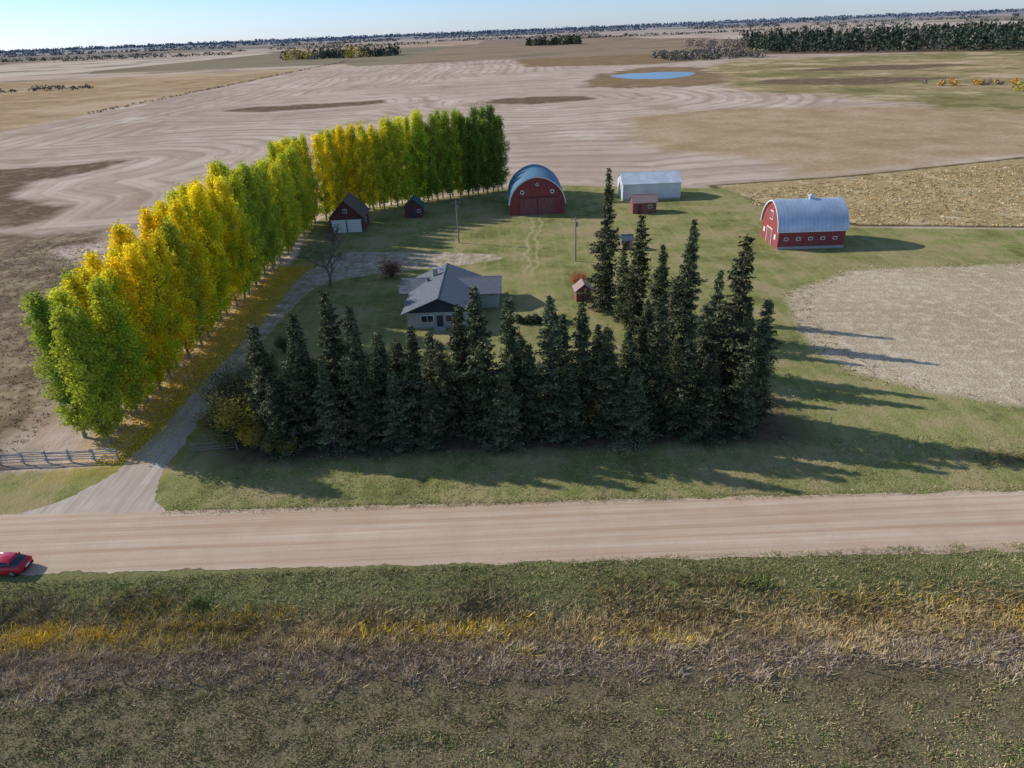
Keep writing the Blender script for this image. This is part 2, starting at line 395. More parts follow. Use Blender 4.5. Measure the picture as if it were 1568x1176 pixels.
t.l(mp.outputs[0],vo.inputs['Vector']); vo.inputs['Scale'].default_value=1.0; vo.inputs['Randomness'].default_value=.55
vs=t.n('ShaderNodeSeparateColor'); t.l(vo.outputs['Color'],vs.inputs[0])
far=t.ramp(vs.outputs[0],[(0,C(190,167,145)),(.3,C(150,128,106)),(.5,C(200,180,158)),(.7,C(140,128,104)),(.85,C(182,156,128))])
far.node.color_ramp.interpolation='CONSTANT'
far=t.mix(t.mapr(nb,.5,.62,0,.7),far,C(122,110,90))
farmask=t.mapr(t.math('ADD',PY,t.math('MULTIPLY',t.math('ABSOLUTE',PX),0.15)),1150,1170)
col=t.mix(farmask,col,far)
haze_mix=t.mapr(PY,1800,12000,0,.7); col=t.mix(haze_mix,col,C(128,140,156,.8))  # aerial haze painted into the far ground colour as a bluish tint
col=t.mix(sdmask('sd_past',22,6),col,t.mix(t.mapr(nf,.4,.65,0,.5),two(nm,C(188,163,132),C(162,137,104)),C(140,120,82)))
ol_=t.mix(t.mapr(nb,.45,.6),two(nm,C(176,152,116),C(146,128,88)),C(136,126,84))
ol_=t.mix(t.mapr(nq,.52,.6,0,.75),ol_,C(200,174,138)); ol_=t.mix(t.mapr(nh,.56,.62,0,.5),ol_,C(104,96,60)); ol_=t.mix(t.mapr(nq,.45,.38,0,.7),ol_,C(104,102,62))
col=t.mix(sdmask('sd_olive',70,10),col,ol_)
col=t.mix(sdmask('sd_reed',50,5),col,two(nm,C(150,124,94),C(124,104,80)))
dd=t.mix(t.mapr(nh,.5,.62,0,.5),two(nf,C(122,102,83),C(98,82,66)),C(158,136,112))
col=t.mix(sdmask('sd_dark',18,3),col,dd)
col=t.mix(sdmask('sd_db',26,3),col,t.mix(t.mapr(nh,.45,.6),two(nf,C(132,113,93),C(104,89,72)),two(nf,C(168,149,121),C(136,121,92))))
bsh=t.mix(t.mapr(nf,.42,.6,0,.6),two(nm,C(192,166,124),C(164,140,98)),C(134,118,78))
bsh=t.mix(t.mapr(nh,.54,.62,0,.5),bsh,C(204,184,146))
bsh=t.mix(t.mapr(t.math('ABSOLUTE',t.math('ADD',t.attr('sd_brush'),t.math('MULTIPLY',nf,-2.5))),1.3,.6,0,.8),bsh,C(70,64,46))
col=t.mix(sdmask('sd_brush',5,1.0),col,bsh)
# mown yard
g=two(nm,C(146,142,86),C(120,124,68)); g=t.mix(t.mapr(nf,.4,.7,0,.6),g,C(162,151,104))
g=t.mix(t.mapr(nff,.40,.7,0,.6),g,C(94,100,52)); g=t.mix(t.mapr(nh,.48,.60,0,.7),g,C(164,144,106))
g=t.mix(t.mapr(nh,.44,.36,0,.6),g,C(102,99,60)); g=t.mix(t.mapr(nq,.52,.64,0,.6),g,C(158,140,104))
mow=t.math('SINE',t.math('MULTIPLY',t.math('ADD',PX,t.math('MULTIPLY',nm,4)),2.2)); g=t.mix(t.mapr(mow,.5,1,0,.16),g,C(170,164,112))
# worn wheel tracks between the farm buildings
trk=t.math('ABSOLUTE',t.math('SUBTRACT',t.math('ABSOLUTE',t.math('SUBTRACT',PX,t.math('ADD',t.math('MULTIPLY',nm,9),t.math('MULTIPLY',t.math('SUBTRACT',PY,130),.06)))),.9))
g=t.mix(t.math('MULTIPLY',t.mapr(trk,.45,.15,0,.5),t.math('MULTIPLY',t.mapr(PY,118,124),t.mapr(PY,170,160))),g,C(182,166,126))
duff=t.math('MULTIPLY',t.mapr(t.math('ABSOLUTE',t.math('SUBTRACT',t.math('ADD',PY,t.math('MULTIPLY',nm,3)),67.5)),6,3.6),t.mapr(t.math('ABSOLUTE',PX),34,29))
g=t.mix(duff,g,two(nf,C(120,99,78),C(92,77,58)))
col=t.mix(sdmask('sd_yard',3,.5,nf),col,g)
lf=t.math('MULTIPLY',sdmask('sd_litter',3.5,2.2,nf),t.mapr(nff,.42,.58,0.05,.9))
col=t.mix(lf,col,two(nf,C(222,182,44),C(186,140,50)))
fr_=two(nm,C(204,185,156),C(184,164,133)); rows=t.math('SINE',t.math('MULTIPLY',t.math('ADD',PY,t.math('ADD',t.math('MULTIPLY',nm,8),t.math('MULTIPLY',PX,.12))),2.4))
fr_=t.mix(t.mapr(rows,0,1,0,.2),fr_,C(150,130,102)); fr_=t.mix(t.mapr(nff,.42,.62,0,.7),fr_,C(140,121,91)); fr_=t.mix(t.mapr(nf,.5,.66,0,.6),fr_,C(216,199,172))
col=t.mix(sdmask('sd_fr',5,.8),col,fr_)
sc=t.math('ADD',PY,t.math('MULTIPLY',PX,.027))
sn=t.math('ADD',sc,t.math('ADD',t.math('MULTIPLY',t.math('SUBTRACT',nf,.5),2.2),t.math('MULTIPLY',t.math('SUBTRACT',nm,.5),3)))
so=t.ramp(t.mapr(sn,20,48),[(0,C(124,112,86)),(.40,C(122,110,84)),(.455,C(118,103,82)),(.50,C(146,127,108)),(.555,C(142,121,97)),(.60,C(144,123,82)),(.66,C(138,119,78)),(.70,C(126,118,78)),(.78,C(114,115,70)),(.86,C(128,124,80))])
so=t.mix(t.mapr(nff,.45,.65,0,.6),so,C(92,84,60)); so=t.mix(t.mapr(nf,.52,.66,0,.4),so,C(116,115,70))
col=t.mix(t.mapr(sc,48.5,48),col,so)
bh=t.math('ADD',t.noise(p,.6,2,.7),t.math('MULTIPLY',nff,.5))
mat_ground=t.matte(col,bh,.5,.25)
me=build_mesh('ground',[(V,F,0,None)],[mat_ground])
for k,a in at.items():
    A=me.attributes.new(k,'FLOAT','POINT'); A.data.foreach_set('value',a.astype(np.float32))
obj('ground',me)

# ---------------------------------------------------------------- gravel road and driveway
def gravel(name,a,b,c,tracks):
    t=NT(name); p=t.pos(); sep=t.n('ShaderNodeSeparateXYZ'); t.l(p,sep.inputs[0])
    n1=t.noise(p,.25,3); n2=t.noise(p,9,2,.8)
    mp=t.n('ShaderNodeMapping'); t.l(p,mp.inputs[0]); mp.inputs['Rotation'].default_value=(0,0,.027); mp.inputs['Scale'].default_value=(.02,1.6,1) if tracks else (1.2,.06,1)
    n3=t.noise(mp.outputs[0],1.0,4,.7)
    c0=t.ramp(n3,[(.3,b),(.5,a),(.7,c)])
    c0=t.mix(t.mapr(n1,.4,.7,0,.35),c0,b); c0=t.mix(t.mapr(n2,.45,.75,0,.4),c0,tuple(x*.6 for x in a[:3])+(1,))
    if not tracks:
        far_=t.mapr(sep.outputs[1],66,96,0,.7)
        gr=t.mapr(t.noise(p,.5,4,.75),.42,.60)
        c0=t.mix(t.math('MULTIPLY',far_,gr),c0,C(122,114,76))
        c0=t.mix(t.math('MULTIPLY',t.mapr(sep.outputs[1],60,66,0,.4),t.mapr(t.noise(p,2.5,2,.7),.5,.62)),c0,C(186,150,60))
    return t.matte(c0,n2,.4,.03)
m_road=gravel('road_gravel',C(196,170,144),C(176,145,117),C(210,188,164),True)
m_drive=gravel('drive_gravel',C(190,173,155),C(162,144,122),C(208,195,179),False)
xs=np.concatenate([np.linspace(-900,-90,80),np.linspace(-88,88,500),np.linspace(90,900,80)])
def road_c(x): return 48.45-0.027*x
rows=[]
for x in xs:
    e1=.4*noise.noise((x*.3,0,0))+.25*noise.noise((x*1.7,5,0)); e2=.4*noise.noise((x*.25,9,0))+.25*noise.noise((x*1.9,3,3))
    c=road_c(x); rows.append([(x,c-4.15+e1,.004),(x,c-3.4,.03),(x,c,.10),(x,c+3.4,.03),(x,c+4.15+e2,.004)])
V=np.array(rows).reshape(-1,3); k=5; n=len(xs); ii=np.arange(n*k).reshape(n,k)
F=np.stack([ii[:-1,:-1],ii[1:,:-1],ii[1:,1:],ii[:-1,1:]],-1).reshape(-1,4)
V[:,2]+=.012
obj('gravel_road',build_mesh('road',[(V,F,0,None)],[m_road]))
dr=np.array([(52.0,-56,-30),(53.0,-51,-33.2),(54,-48.5,-34.6),(55,-46.6,-35.5),(57,-44.2,-36.4),(60.4,-42.4,-37.2),(69,-41.3,-37.3),(79,-41.0,-37.4),(90,-40.3,-37.2),(100,-39.6,-36.8),(110,-39.4,-36.0),(115,-39.3,-35.4),(119,-39.3,-34.5),(122,-39.3,-31),(125,-39,-24),(128,-38.5,-8),(131,-37.5,-.8),(134,-36.5,-2),(137,-35.0,-12),(139,-34,-26),(140.5,-33,-32)])
yy=np.arange(52,140.5,.35); Lx=np.interp(yy,dr[:,0],dr[:,1]); Rx=np.interp(yy,dr[:,0],dr[:,2])
Lx=Lx+np.array([.5*noise.noise((q*.6,1,0))+.4*noise.noise((q*2,1,0)) for q in yy]); Rx=Rx+np.array([.5*noise.noise((q*.6,7,0))+.4*noise.noise((q*2,7,0)) for q in yy])
V=np.stack([np.stack([Lx,yy,np.full_like(yy,.006)],1),np.stack([Rx,yy,np.full_like(yy,.006)],1)],1).reshape(-1,3)
n=len(yy); ii=np.arange(n*2).reshape(n,2); F=np.stack([ii[:-1,0],ii[:-1,1],ii[1:,1],ii[1:,0]],-1)
obj('driveway',build_mesh('driveway',[(V,F,0,None)],[m_drive]))

# pond
t=NT('pond_water'); nn=t.noise(t.pos(),.5,2); mw=t.surf((.06,.11,.16,1),.2,nn,.15,.05,0,.3)
a=np.linspace(0,2*math.pi,60,endpoint=False)
rad=1+.12*np.sin(2*a+1)+.08*np.sin(3*a)+.04*np.sin(7*a)
V=np.concatenate([[[136,655,.05]],np.stack([136+33*rad*np.cos(a),655+48*rad*np.sin(a),np.full(60,.05)],1)])
F=np.array([(0,i+1,(i+1)%60+1) for i in range(60)])
obj('pond_water',build_mesh('pond',[(V,F,0,None)],[mw]))

# ---------------------------------------------------------------- grass geometry
def blades(pos,h,w,col,r,nb=6,spread=.12,lean=.45):
    n=len(pos); c=np.repeat(pos,nb,0); m=len(c)
    c=c+np.stack([r.normal(size=m)*spread,r.normal(size=m)*spread,np.zeros(m)],1)
    hh=np.repeat(h,nb)*r.uniform(.55,1.15,m); az=r.uniform(0,6.28,m)
    sd=np.stack([np.cos(az),np.sin(az),np.zeros(m)],1)*(np.repeat(w,nb)[:,None]/2)
    tip=c+np.stack([r.normal(size=m)*lean*hh,r.normal(size=m)*lean*hh,hh],1)
    v=np.stack([c-sd,c+sd,tip],1).reshape(-1,3)
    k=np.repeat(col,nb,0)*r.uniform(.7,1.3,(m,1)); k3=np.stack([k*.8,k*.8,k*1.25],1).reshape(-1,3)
    return v,np.arange(3*m).reshape(m,3),0,k3
def L3(r_,g_,b_,k=1.12): return np.array([lin(r_)*k,lin(g_)*k,lin(b_)*k])
r=np.random.default_rng(21)
def zg(s): return -0.75*np.exp(-((s-38.2)/2.3)**2)
N=74000
yy=r.uniform(18,44.3,N); xx=r.uniform(-1,1,N)*(24+yy*.85)
s=yy+.027*xx
n1=np.array([noise.noise((x*.16,y*.3,0)) for x,y in zip(xx,yy)]); n2=np.array([noise.noise((x*.7,y*.9,4)) for x,y in zip(xx,yy)])
n3=np.array([noise.noise((x*.06,y*.25,9)) for x,y in zip(xx,yy)])
se=s+n1*2.4+n2*1.5+r.normal(size=N)*.5
col=np.zeros((N,3)); h=np.zeros(N); keep=np.ones(N,bool)
pal={'g':L3(122,126,76),'g2':L3(102,114,60),'tan':L3(180,160,122),'br':L3(146,123,90),'ye':L3(196,168,70),'or':L3(170,140,88),'pk':L3(168,150,132),'dk':L3(110,99,73),'ol':L3(136,127,86)}
Q=r.random(N)
for i in range(N):
    q=Q[i]; e=se[i]
    if e>40.4: c=pal['g'] if q<.36 else pal['g2'] if q<.52 else pal['tan'] if q<.75 else pal['ol']; hh=.10+.26*max(0,n2[i]+.15)
    elif e>36.0:
        ylw=n3[i]>.12
        if ylw and q<.3: c=pal['ye']
        elif q<.2: c=pal['or'] if xx[i]>5 else pal['tan']
        elif q<.45: c=pal['br']
        elif q<.72: c=pal['ol']
        else: c=pal['tan']
        hh=.3+.5*max(0,n2[i]+.3)
    elif e>32.8: c=pal['pk'] if q<.4 else pal['br'] if q<.7 else pal['tan'] if q<.9 else pal['ol']; hh=.25+.4*max(0,n2[i]+.2)
    else: c=pal['ol'] if q<.38 else pal['dk'] if q<.52 else pal['br'] if q<.76 else pal['tan'] if q<.9 else pal['g']; hh=.09+.2*max(0,n2[i]+.2); keep[i]=r.random()<(.85+n2[i]*.5)
    if e<=32.6 and n1[i]>.12 and q<.3: c=pal['g2']
    col[i]=c*(1+.6*n1[i]+.3*n2[i]); h[i]=hh
pos=np.stack([xx,yy,zg(s)],1)[keep]
p1=blades(pos,h[keep],np.full(keep.sum(),.065),col[keep],r,5,.17,.65)
obj('ditch_grass',build_mesh('ditch_grass',[p1],[M_plain]))
pc=[];kc=[]
for cx,cy,rx,ry,nn_,cc in [(-38,38.8,2.2,1.0,420,'ye'),(-33.5,38.9,1.6,.6,60,'ye'),(-3,37.7,3.6,1.1,170,'ye'),(-10,38.0,4.5,1,90,'ye'),(-14,37.6,2,.6,40,'or'),(30,37,7,1.2,110,'or'),(38,37.2,5,1.1,70,'or'),(19,40.8,1.0,.5,90,'g2'),(-26,41,.7,.4,40,'g2')]:
    q=np.stack([cx+r.normal(size=nn_)*rx*.6,cy+r.normal(size=nn_)*ry*.6,np.zeros(nn_)],1); q[:,2]=zg(q[:,1]+.027*q[:,0])
    pc.append(q); kc.append(np.tile(pal[cc],(nn_,1))*r.uniform(.7,1.4,(nn_,1)))
pc=np.concatenate(pc);kc=np.concatenate(kc)
obj('goldenrod_patch',build_mesh('gold',[blades(pc,r.uniform(.2,.6,len(pc)),np.full(len(pc),.10),kc,r,7,.16,.6)],[M_plain]))
def strip(name,polyxy,n,hr,cols,w=.12,nb=6,seed=1):
    r=np.random.default_rng(seed); P=np.array(polyxy,float); lo=P.min(0);hi=P.max(0)
    q=r.uniform(lo,hi,(n*2,2)); ok=sdf(polyxy,q[:,0],q[:,1])>0; q=q[ok][:n]
    c=np.array([cols[k] for k in r.integers(0,len(cols),len(q))])
    obj(name,build_mesh(name,[blades(np.concatenate([q,np.zeros((len(q),1))],1),r.uniform(hr[0],hr[1],len(q)),np.full(len(q),w),c,r,nb,.2,.8)],[M_plain]))
strip('rough_grass',[(-56,64),(-54,160),(-110,160),(-110,64)],5000,(.12,.35),[pal['br']*1.1,pal['tan']*1.1,pal['pk']*1.1,pal['ol']*1.1],.14,5,3)
strip('slough_grass',[(60,168),(64,182),(97,192),(165,208),(165,160),(106,138),(76,145)],3500,(.2,.45),[pal['tan']*1.4,pal['tan']*1.2,pal['br']*1.3,pal['ol']*1.1,pal['or']*1.2],.25,5,4)
strip('dry_brush',[(46,55.4),(46,57.5),(90,56),(90,53.5)],500,(.3,.8),[pal['br']*.9,pal['br'],pal['dk']],.07,7,5)
strip('verge_grass',[(-34,52.9),(60,50.8),(60,51.6),(-34,53.9)],2600,(.08,.2),[pal['g'],pal['ol'],pal['tan']],.06,6,6)
strip('lawn_weeds',[(-34,54),(-28,62),(34,62),(60,60),(60,52),(34,52)],4500,(.04,.12),[pal['g'],pal['ol'],pal['tan'],pal['g2']],.09,5,8)
strip('field_edge_grass',[(41,90),(44,104),(50,110),(61,117.5),(100,116.5),(100,114),(61,114),(50,106),(47,98),(45,88),(46,79),(56,68.5),(80,64),(80,62),(56,65.5),(42,75)],1800,(.1,.3),[pal['tan']*1.1,pal['br']*1.1,pal['ol']],.12,5,7)
nl=16000; q=np.stack([-43.5+np.abs(r.normal(size=nl))*3.2-2,r.uniform(62,132,nl),np.full(nl,.03)],1)
d=r.normal(size=(nl,3)); d[:,2]*=.25; v,f=rhombi(q,d,.16,.14,r)
K=np.tile(L3(222,180,44),(nl,1))*r.uniform(.6,1.2,(nl,1))
obj('fallen_leaves',build_mesh('fallen',[(v,f,0,np.repeat(K,4,0))],[M_plain]))

# ---------------------------------------------------------------- distant tree masses
def mass(name,items,seed=1,dens=60):
    r=np.random.default_rng(seed); PV=[];KV=[];LS=[]
    for x,y,h,w,c,con in items:
        n=dens; z=r.uniform(.05,1,n)
        rr=(1-z)*.95+.08 if con else np.sqrt(np.clip(1-((z-.5)/.52)**2,0.05,1))
        a=r.uniform(0,6.28,n); q=np.sqrt(r.uniform(.1,1,n))*rr*w/2
        PV.append(np.stack([x+q*np.cos(a),y+q*np.sin(a),z*h],1)); KV.append(np.tile(c,(n,1))*r.uniform(.6,1.35,(n,1))*r.uniform(.8,1.2)); LS.append(np.full(n,max(h*.13,w*.16)))
    P=np.concatenate(PV);K=np.concatenate(KV);LL=np.concatenate(LS)
    v,f=rhombi(P,r.normal(size=P.shape),LL*1.3,LL,r)
    obj(name,build_mesh(name,[(v,f,0,np.repeat(K,4,0))],[M_plain]))
U=random.uniform
dk=(.06,.08,.056); gb=(.20,.175,.145); ye=(.60,.46,.09); ol=(.18,.18,.09)
it=[]
for i in range(1800):
    t_=U(0,1); x=350+t_*650; yb=1010-.9*(x-350) if x<560 else 820+(x-560)*.3
    y=yb+abs(random.gauss(0,1))*260
    it.append((x+ (y-yb)*.25,y,U(13,24),U(8,14),dk if random.random()<.88 else gb,random.random()<.75))
mass('spruce_forest',it,1,34)
it=[(U(205,320),U(880,1050),U(5,9),U(9,14),gb if random.random()<.8 else ol,False) for j in range(170)]
it+=[(U(330,720),U(1150,1500),U(9,14),U(9,14),gb,False) for j in range(200)]
mass('bare_poplar_woods',it,2,34)
it=[]
for j in range(110):
    x=-455+U(0,235); it.append((x,1595+U(0,110),U(10,24),U(14,22),ye if (x<-400 or (-330<x<-290)) and random.random()<.7 else dk if random.random()<.6 else gb,random.random()<.3))
mass('farmyard_shelterbelt',it,3,50)
it=[(U(75,220),U(1990,2100),U(10,22),U(14,22),dk if random.random()<.75 else ol,random.random()<.4) for j in range(80)]
mass('farmyard_shelterbelt',it,4,50)
orr=(.55,.30,.07)
it=[(268+j*3.0+U(-4,4),458+U(-9,9)-j*.8,U(1.5,3.6),U(3,6),orr if random.random()<.7 else gb,False) for j in range(22)]+[(284,402,5,6,(.5,.42,.07),False),(288,404,4,5,(.5,.42,.07),False)]
mass('orange_willow_thicket',it,5,60)
it=[]
for (x0,x1,y0,h) in [(-1500,-900,2600,10),(-1150,-300,3300,11),(-2400,-1300,3000,12),(-300,500,3900,11),(200,900,3000,9),(900,2400,3000,13),(700,1500,2300,11),(-3500,-700,5200,15),(-1200,2500,6200,15),(1200,4500,4600,17),(-5200,-1500,7500,20),(-2500,3500,9000,20),(2500,7500,8200,24),(-9000,9000,13000,34),(-12000,14000,18000,52),(-14000,16000,19000,60)]:
    stp=max(12,y0*.005); x=x0
    while x<x1:
        if y0>12000 or noise.noise((x/(y0*.09),y0,0))>-.12: it.append((x,y0+U(-40,40)*y0/3000,h*U(.5,1.15),stp*U(1.4,2.6),(.13,.17,.215) if y0>7000 else (.12,.14,.145) if y0>4500 else (.10,.108,.092),False))  # farther belts get a bluer, paler tint: distance haze put into the colour
        x+=stp
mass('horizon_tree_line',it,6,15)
it=[(-277+U(-2,2),y_,U(.8,1.8),U(3,6),(.22,.18,.12),False) for y_ in np.arange(500,1400,9)]
it+=[(-500+U(-60,60),830+U(-30,30),U(2,4),U(8,14),(.15,.13,.09),False) for j in range(30)]
mass('fence_line_brush',it,7,16)

# ---------------------------------------------------------------- buildings
class Bld:
    def __init__(s,name,x,y,rot=0):
        s.e=bpy.data.objects.new(name,None); COL.objects.link(s.e); s.e.location=(x,y,0); s.e.rotation_euler=(0,0,rot)
    def part(s,name,v,f,mat,smooth=False):
        me=bpy.data.meshes.new(name); me.from_pydata([tuple(map(float,q)) for q in v],[],f); me.materials.append(mat); me.update()
        if smooth:
            for pl in me.polygons: pl.use_smooth=True
        o=bpy.data.objects.new(name,me); COL.objects.link(o); o.parent=s.e; return o
    def box(s,name,cx,cy,cz,sx,sy,sz,mat):
        v=[(cx+a*sx/2,cy+b*sy/2,cz+c*sz/2) for a in(-1,1) for b in(-1,1) for c in(-1,1)]
        f=[(0,1,3,2),(4,6,7,5),(0,4,5,1),(2,3,7,6),(0,2,6,4),(1,5,7,3)]
        return s.part(name,v,f,mat)
    def window(s,name,x,y,z,w,h,mat_f,side='F'):
        if side=='F':
            s.box(name+'_frame',x,y-.03,z,w+.2,.10,h+.2,mat_f); s.box(name+'_glass',x,y-.05,z,w,.12,h,M_glass); s.box(name+'_mullion',x,y-.065,z,.06,.12,h,mat_f)
        else:
            s.box(name+'_frame',x,y,z,.10,w+.2,h+.2,mat_f); s.box(name+'_glass',x,y,z,.14,w,h,M_glass)
    def gable(s,nm,cx,cy,w,d,ev,rg,axis,mw,mr,ov=.45,th=.14,z0=-.1,mg=None):
        def T(p): return (cx+p[0],cy+p[1],p[2]) if axis=='Y' else (cx+p[1],cy-p[0],p[2])
        a=w/2; b=d/2
        v=[T(q) for q in [(-a,-b,z0),(a,-b,z0),(a,-b,ev),(0,-b,rg),(-a,-b,ev),(-a,b,z0),(a,b,z0),(a,b,ev),(0,b,rg),(-a,b,ev)]]
        s.part(nm+'walls',v,[(0,1,2,3,4),(6,5,9,8,7),(0,4,9,5),(1,6,7,2)],mw)
        sl=(rg-ev)/a; ex=a+ov; ez=ev-sl*ov
        for sg,n_ in ((-1,'roof_left'),(1,'roof_right')):
            v=[T(q) for q in [(0,-b-ov,rg+.02),(sg*ex,-b-ov,ez+.02),(sg*ex,b+ov,ez+.02),(0,b+ov,rg+.02),(0,-b-ov,rg+th),(sg*ex,-b-ov,ez+th),(sg*ex,b+ov,ez+th),(0,b+ov,rg+th)]]
            s.part(nm+n_,v,[(0,1,2,3),(7,6,5,4),(0,4,5,1),(3,2,6,7),(1,5,6,2)],mr)
        v=[T(q) for q in [(-.18,-b-ov-.01,rg+th-.05),(0,-b-ov-.01,rg+th+.04),(.18,-b-ov-.01,rg+th-.05),(-.18,b+ov+.01,rg+th-.05),(0,b+ov+.01,rg+th+.04),(.18,b+ov+.01,rg+th-.05)]]
        s.part(nm+'ridge_cap',v,[(0,1,4,3),(1,2,5,4)],mg or mr)
    def arch(s,w,ln,ev,top,mw,mr,mt,gothic=0.0,ov=.35,tr=.30):
        """arched-roof barn, ridge along local Y, front at -Y"""
        a=w/2; n=22; prof=[]
        for i in range(n+1):
            th=math.pi*(1-i/n); x=math.cos(th); z=math.sin(th)
            z=z*(1-gothic)+gothic*(1-abs(x)**1.35)
            prof.append((a*x,ev+(top-ev)*z))
        def ring(y,off): 
            R_=[]
            for x,z in prof:
                R_.append((x*(1+off/a),y,ev+(z-ev)*(1+off/(top-ev))))
            return R_
        b=ln/2; m=n+1
        v=[(-a,-b,-.1),*ring(-b,0),(a,-b,-.1)]; k=len(v)
        v+=[(q[0],b,q[2]) for q in v[:k]]
        s.part('walls',v,[tuple(range(k-1,-1,-1)),tuple(range(k,2*k)),(0,1,k+1,k),(k-2,k-1,2*k-1,2*k-2)],mw)
        v=ring(-b-ov,.05)+ring(-b-ov,.28)+ring(b+ov,.05)+ring(b+ov,.28); f=[]
        for i in range(n):
            f+=[(m+i,m+i+1,3*m+i+1,3*m+i),(i+1,i,2*m+i,2*m+i+1)]
        s.part('roof',v,f,mr,True)
        f=[(i,i+1,m+i+1,m+i) for i in range(n)]
        s.part('roof_trim_front',[(q[0],q[1]-.01,q[2]) for q in ring(-b-ov,.0)+ring(-b-ov,tr)],f,mt)
        s.part('roof_trim_back',[(q[0],q[1]+.01,q[2]) for q in ring(b+ov,-.0)+ring(b+ov,tr)],f,mt)
        s.box('eave_left',-a-.25,0,ev-.05,.2,ln+2*ov,.14,mt); s.box('eave_right',a+.25,0,ev-.05,.2,ln+2*ov,.14,mt)
M_glass=simple('window_glass',(.02,.03,.04,1),.1,1,.08,0,.7)
M_white=simple('white_paint',(.72,.72,.70,1),.08,2,.6)
M_red=boards('barn_red_boards',(.26,.06,.055,1)); M_red2=boards('weathered_red',(.24,.09,.078,1),.2)
M_dkred=boards('dark_red_siding',(.13,.05,.042,1),.2,.3,True)
M_shin=simple('grey_shingles',(.13,.137,.152,1),.25,2.5,.9); M_shinb=simple('brown_shingles',(.13,.09,.07,1),.3,2.5,.9)
M_green=simple('green_shingles',(.045,.10,.09,1),.3,3); M_cream=boards('grey_green_siding',(.46,.47,.40,1),.22,.08,True)
M_darkgab=boards('dark_gable_siding',(.045,.065,.075,1),.2,.2,True)
M_mroof=metal_roof('galvanised_roof',(.46,.53,.62,1),.8,1); M_broof=metal_roof('blue_grey_roof',(.09,.18,.26,1),.8,1,.7,.05,.2)
M_wmet=metal_roof('white_metal',(.66,.67,.68,1),.5,0,.5); M_conc=simple('concrete',(.38,.36,.33,1),.15,2)
M_pink=simple('faded_roof',(.32,.21,.19,1),.25,3)

b=Bld('farmhouse',-10.4,104.8,math.radians(-1))
b.gable('main_',0,0,9.9,16,2.8,4.85,'Y',M_cream,M_shin,.75)
b.gable('east_wing_',5.2,3.2,6.8,7.2,2.7,4.1,'X',M_cream,M_shin,.6)
b.gable('west_wing_',-4.6,4.2,6.2,4.6,2.65,3.9,'X',M_cream,M_shin,.5)
v=[(-4.6,-8.06,2.55),(4.6,-8.06,2.55),(4.6,-8.06,2.92),(0,-8.06,4.80),(-4.6,-8.06,2.92)]
b.part('front_gable_siding',v,[(0,1,2,3,4)],M_darkgab)
b.window('front_window',-1.9,-8.05,1.55,1.8,1.0,M_white); b.window('picture_window',1.9,-8.05,1.55,2.0,1.0,M_white)
b.window('side_window',4.98,-4,1.6,1.4,1.1,M_white,'S'); b.window('west_window',-4.98,-3.5,1.6,1.6,1.1,M_white,'S')
b.box('front_door',0,-8.04,1.0,.95,.12,2.05,M_darkgab); b.box('foundation',0,0,.12,10.1,16.2,.3,M_conc)
b.box('chimney',-1.6,4.2,4.9,.7,.7,1.4,M_conc); b.box('roof_vent',-.9,6.0,5.0,.3,.3,.6,M_white); b.box('roof_vent_2',-2.6,2.6,4.2,.35,.35,.6,M_shin)
b.box('fascia_left',-5.72,0,2.5,.06,17.4,.16,M_conc); b.box('fascia_right',5.72,-4.3,2.5,.06,8.2,.16,M_conc)
b.box('front_step',0,-8.8,.15,1.8,1.3,.3,M_conc)

b=Bld('garage',-36.4,160.4,math.radians(1))
b.gable('',0,0,7.6,8.4,3.5,7.2,'Y',M_dkred,M_shinb,.4)
b.box('door_left',-1.75,-4.24,1.4,3.2,.12,2.7,M_white); b.box('door_right',1.75,-4.24,1.4,3.2,.12,2.7,M_white)
for i in range(3): b.box('door_panel_line_%d'%i,0,-4.29,.75+.65*i,6.7,.06,.05,M_conc)
b.box('door_header',0,-4.25,2.85,7.0,.16,.16,M_white); b.window('loft_window',0,-4.22,4.9,.7,.7,M_white); b.window('side_window',3.82,0,1.9,1,.8,M_white,'S')

b=Bld('garden_shed',-22.3,170,0)
b.gable('',0,0,4.2,4.4,2.7,4.4,'Y',M_dkred,M_green,.4); b.box('door',0,-2.24,1.0,1.0,.1,2.0,M_darkgab); b.window('window',1.3,-2.2,1.6,.6,.6,M_white)

b=Bld('arched_roof_barn',7.9,174,math.radians(0))
b.arch(13.2,16,2.6,8.8,M_red,M_broof,M_white,0.12,.35,.24)
b.box('barn_door_left',-2.15,-8.09,2.0,4.1,.16,4.0,M_red2); b.box('barn_door_right',2.15,-8.09,2.0,4.1,.16,4.0,M_red2)
b.box('door_track',0,-8.12,4.15,9.4,.2,.16,M_dkred)
for sx in(-3.6,3.6,0):
    a=[2*math.pi*k/20 for k in range(20)]; z=5.4 if sx else 7.1; rr=.5 if sx else .35
    b.part('round_window_trim',[(sx+rr*math.cos(q),-8.06,z+rr*math.sin(q)) for q in a],[tuple(range(20))],M_white)
    b.part('round_window_glass',[(sx+rr*.6*math.cos(q),-8.08,z+rr*.6*math.sin(q)) for q in a],[tuple(range(20))],M_glass)

b=Bld('white_metal_shed',37.7,181.2,math.radians(0))
b.gable('',0,0,9,14.8,4.1,6.1,'X',M_wmet,M_wmet,.25); b.box('side_door',-7.44,0,1.8,.1,3.6,3.4,M_conc); b.box('base_trim',0,-4.53,.2,14.8,.06,.4,M_conc)

b=Bld('small_red_shed',33.2,164.6,0)
b.gable('',0,0,3.8,5.6,2.7,4.1,'X',M_red2,M_pink,.35); b.box('door',-1.2,-1.94,1,.95,.1,2,M_dkred); b.window('window',1.3,-1.9,1.6,.8,.6,M_white)

